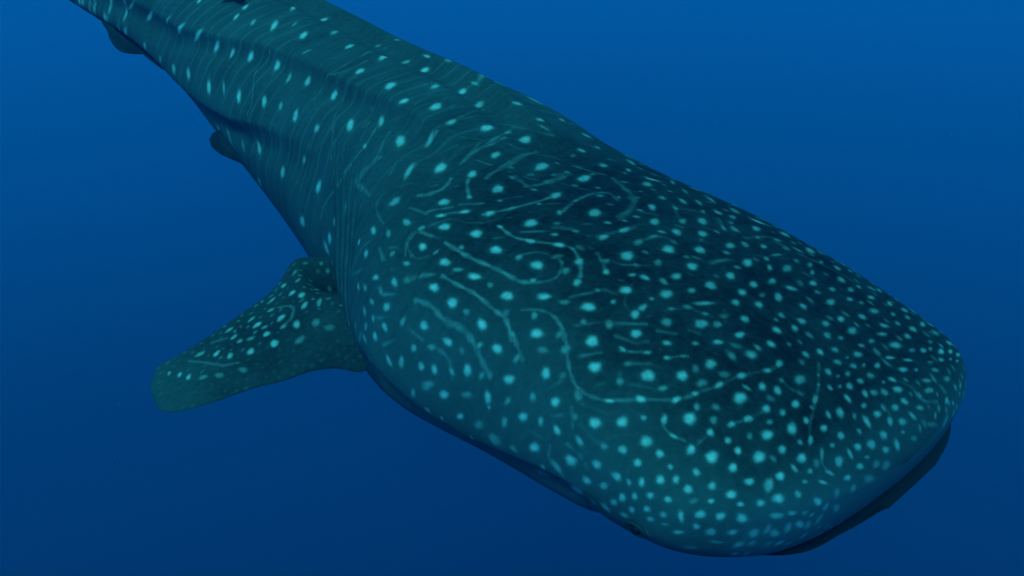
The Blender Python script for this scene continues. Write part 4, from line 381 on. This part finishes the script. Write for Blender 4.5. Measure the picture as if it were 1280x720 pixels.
def fin_attrs(o, shp, sp, tn, bl=0., run=0.3):
    attr(o, 'spot', np.broadcast_to(sp, shp)); attr(o, 'tone', np.broadcast_to(tn, shp)); attr(o, 'belly', np.broadcast_to(bl, shp)); attr(o, 'run', np.full(shp, run)); attr(o, 'turn', np.zeros(shp))
ftone = .30+.24*sstep(.55, 1, uf)[:, None]+0*cf[None]
pec = mesh_obj('pectoral_fin', Pf, grid_faces(*fx.shape), SKIN, root); fin_attrs(pec, fx.shape, fspot, ftone, np.where(up_side, 0, .8))
Pl = Pf.copy(); Pl[..., 1] = 2*np.interp(-Pl[..., 0], YK, SIDE)-Pl[..., 1]
pec2 = mesh_obj('pectoral_fin', Pl, grid_faces(*fx.shape, flip=True), SKIN, root); fin_attrs(pec2, fx.shape, fspot, ftone, np.where(up_side, 0, .8))
# small fins: (leading edge, trailing edge) pairs in the shark's frame
def small_fin(name, pairs, nrm, thick, tn, nspan=40, nch=60):
    P, c, u, s_ = blade(np.array(pairs), nspan, nch, thick, np.array(nrm)/np.linalg.norm(nrm))
    o = mesh_obj(name, P, grid_faces(nspan, nch), SKIN, root); fin_attrs(o, P.shape[:2], 0., tn)
    return o
def mid(s, lift=0.): p = surf(s, math.pi/2).copy(); p[2] += lift; return p
def back_fin(name, s0, s1, h, sweep):
    a, b = mid(s0, -.06), mid(s1, -.06); up = np.array([0, 0, 1.]); bk = (b-a)/np.linalg.norm(b-a)
    prs = []
    for f in (0, .15, .4, .65, .85, .96, 1.0):
        prs.append((a+up*h*f+bk*(sweep*f**1.1), a+(b-a)*(1-f)**.8*1.0+up*h*f+bk*(sweep*f**.8+.02*(1-f)) if f else b))
    P = np.array(prs); small_fin(name, P, [0, 1, 0], .11, .38)
back_fin('dorsal_fin', 3.78, 4.45, .50, .46)
back_fin('dorsal_fin', 5.15, 5.5, .20, .2)
def ventral(name, P, tn):
    n_ = np.cross(P[0, 1]-P[0, 0], P[-1, 0]-P[0, 0]); small_fin(name, P, n_/np.linalg.norm(n_), .12, tn)
ventral('pelvic_fin', PELVIC, .2)
ventral('anal_fin', ANAL, .25)

tl = surf(6.9, math.pi/2)*.5+surf(6.9, -math.pi/2)*.5
def lobe(h, bk, ch):
    q = []
    for f in (-.06, .1, .3, .55, .8, .95, 1.0):
        a = tl+np.array([.25-(bk+.25)*max(f, 0)**1.0, 0, h*f]); c_ = ch*(1-.86*max(f, 0))
        q.append((a, a+np.array([-c_*(1-.05*f), 0, 0])))
    return np.array(q)
small_fin('tail_fin', lobe(1.05, .75, .62), [0, 1, 0], .07, .4)
small_fin('tail_fin', lobe(-.62, .40, .55), [0, -1, 0], .07, .4)

# eye on the edge of the head, and its twin
for sgn in (1, -1):
    es, et = .285, math.radians(-11.5)
    if sgn < 0: et = math.pi-et
    c = surf(es, et); N = surf(es, et, NX); N /= np.linalg.norm(N)
    fwd = surf(es-.02, et)-surf(es+.02, et); fwd -= N*(fwd@N); fwd /= np.linalg.norm(fwd); sd = np.cross(N, fwd)
    ph = np.linspace(0, math.pi, 13)[1:-1]; lo = np.linspace(0, 2*math.pi, 20, endpoint=False)
    B = lambda rx, ry, rz, off: np.array([[c+N*(off+rz*math.cos(p))+fwd*rx*math.sin(p)*math.cos(q)+sd*ry*math.sin(p)*math.sin(q) for q in lo] for p in ph])
    E = B(.015, .011, .009, .003); o = mesh_obj('eye', E, grid_faces(len(ph), len(lo)), EYE, root)
    ring = np.array([[c+N*(.002+.005*math.sin(q))+(fwd*1.3*math.cos(p)+sd*math.sin(p))*(.018+.006*math.cos(q)) for q in np.linspace(0, 2*math.pi, 10, endpoint=False)] for p in np.linspace(0, 2*math.pi, 33)])
    mesh_obj('eyelid', ring, grid_faces(33, 10), LID, o)
# gill flaps over the five slits of each flank
for sgn in (1, -1):
    for k, off in enumerate(GILL_OFF):
        tt = np.radians(np.linspace(-15, 25, 26)); rows = []
        for q, t in enumerate(tt):
            s0 = gill_s(math.degrees(t))+off; tf = t if sgn > 0 else math.pi-t
            env = math.sin(math.pi*(q+.5)/26)**.5; N = surf(s0, tf, NX); N = N/np.linalg.norm(N)
            f = [(-.045, -.004), (-.022, .005*env), (-.004, .010*env), (.003*env, .007*env), (-.003, .0), (-.04, -.012)]
            rows.append([surf(s0+a, tf)+N*h for a, h in f])
        G = np.array(rows); o = mesh_obj('gill_flap', G, grid_faces(26, 6), SKIN, root)
        fin_attrs(o, G.shape[:2], 0., .52, 0., 1.5)

# slim fish form standing in for an unidentified dark patch on the back
def dark_fish_form():
    c0 = surf(3.92, math.radians(62)); c1 = surf(3.55, math.radians(57)); Nn = surf(3.72, math.radians(58), NX); Nn = Nn/np.linalg.norm(Nn)
    r0 = bpy.data.objects.new('dark_fish_form', None); col.objects.link(r0); r0.matrix_world = SHARK @ Matrix.Translation(Vector(c1))
    f = c1-c0; Ln = np.linalg.norm(f); f /= Ln; sd = np.cross(Nn, f)
    u = np.linspace(0, 1, 30); wd = .034*np.sin(math.pi*np.minimum(u*.94+.03, 1))**.6*(1-.55*u); ht = wd*.85
    q = np.linspace(0, 2*math.pi, 20, endpoint=False)
    P = np.array([[-f*Ln*a+Nn*(.030+h*math.cos(k))+sd*w_*math.sin(k) for k in q] for a, w_, h in zip(u, wd, ht)])
    mesh_obj('body', P, grid_faces(30, 20), DARK, r0)
    def plate(name, pts, n_, th):
        k = len(pts); p = np.array(pts); V_ = np.concatenate([p+n_*th, p-n_*th])
        return mesh_obj(name, V_, [tuple(range(k)), tuple(range(2*k-1, k-1, -1))]+[(i, i+k, (i+1) % k+k, (i+1) % k) for i in range(k)], DARK, r0, False)
    m_ = Nn*.03
    plate('tail_fin', [m_-f*Ln*.97, m_-f*Ln*1.14+Nn*.045, m_-f*Ln*1.09, m_-f*Ln*1.14-Nn*.02], sd, .003)
    for sgn in (1, -1): plate('pectoral_fin', [m_-f*Ln*.22+sd*sgn*.025, m_-f*Ln*.34+sd*sgn*.075, m_-f*Ln*.38+sd*sgn*.06, m_-f*Ln*.32+sd*sgn*.02], Nn, .003)
    tag(r0, 'slim dark fish-shaped form lying on the back of the whale shark', 'fish')
dark_fish_form()

# ------------------------------------------------------------------ the water around it
m_w = bpy.data.materials.new('deep_water_glow'); m_w.use_nodes = True; nt = m_w.node_tree; nt.nodes.clear()
out = nt.nodes.new('ShaderNodeOutputMaterial'); em = nt.nodes.new('ShaderNodeEmission'); ge = nt.nodes.new('ShaderNodeNewGeometry')
nv = nt.nodes.new('ShaderNodeVectorMath'); nv.operation = 'NORMALIZE'; nt.links.new(ge.outputs['Position'], nv.inputs[0])
nt.links.new(glow(nt, nv.outputs[0]), em.inputs[0]); nt.links.new(em.outputs[0], out.inputs['Surface'])
m_w.cycles.emission_sampling = 'NONE'
lat = np.radians(np.linspace(-89.9, 48, 70)); lon = np.linspace(0, 2*math.pi, 120, endpoint=False); RD = 90.0
D = np.stack([RD*np.cos(lat)[:, None]*np.cos(lon)[None], RD*np.cos(lat)[:, None]*np.sin(lon)[None], RD*np.sin(lat)[:, None]+0*lon[None]], -1)
water = mesh_obj('water', D, grid_faces(len(lat), len(lon), flip=True), m_w)
tag(water, 'deep blue open water fading darker towards the depths', kind='structure')

# drifting specks
spk = []; fs = []
def speck(p, r):
    b = len(spk); ic = [(0, 0, 1), (.9, 0, .1), (-.2, .8, 0), (-.7, -.5, .1), (.2, -.9, -.1), (0, .1, -1)]
    for q in ic: spk.append([p[k]+r*q[k]*(.7+.6*random.random()) for k in range(3)])
    for f in ((0, 1, 2), (0, 2, 3), (0, 3, 4), (0, 4, 1), (5, 2, 1), (5, 3, 2), (5, 4, 3), (5, 1, 4)): fs.append(tuple(b+i for i in f))
for p, r in (((1.14, 1.60, 1.47), .0045), ((1.29, .99, .90), .004), ((-3.05, .95, .95), .0045), ((-3.36, .85, 1.4), .005)): speck(p, r)
for k in range(70):
    speck((random.uniform(-5, 5), random.uniform(-1.5, 6), random.uniform(-2.5, 2.5)), random.uniform(.0012, .003))
SPK = plain('pale_plankton', (.5, .55, .5))
tag(mesh_obj('plankton_specks', spk, fs, SPK, None, False), 'tiny pale plankton specks drifting in the open water', kind='stuff')

# haze of the water itself
bpy_haze = bpy.data.materials.new('water_haze'); bpy_haze.use_nodes = True; nt = bpy_haze.node_tree; nt.nodes.clear()
out = nt.nodes.new('ShaderNodeOutputMaterial'); pv = nt.nodes.new('ShaderNodeVolumePrincipled')
pv.inputs['Color'].default_value = (.01, .22, .62, 1); pv.inputs['Density'].default_value = .024; pv.inputs['Anisotropy'].default_value = .0
nt.links.new(pv.outputs[0], out.inputs['Volume'])
hx, hy0, hy1, hz0, hz1 = 9.0, -4.5, 9.0, -4.5, 4.0
HV = [(x, y, z) for z in (hz0, hz1) for y in (hy0, hy1) for x in (-hx, hx)]
hz = mesh_obj('haze', HV, [(0, 2, 3, 1), (4, 5, 7, 6), (0, 1, 5, 4), (2, 6, 7, 3), (0, 4, 6, 2), (1, 3, 7, 5)], bpy_haze, None, False)
tag(hz, 'blue haze of the open water', kind='stuff')
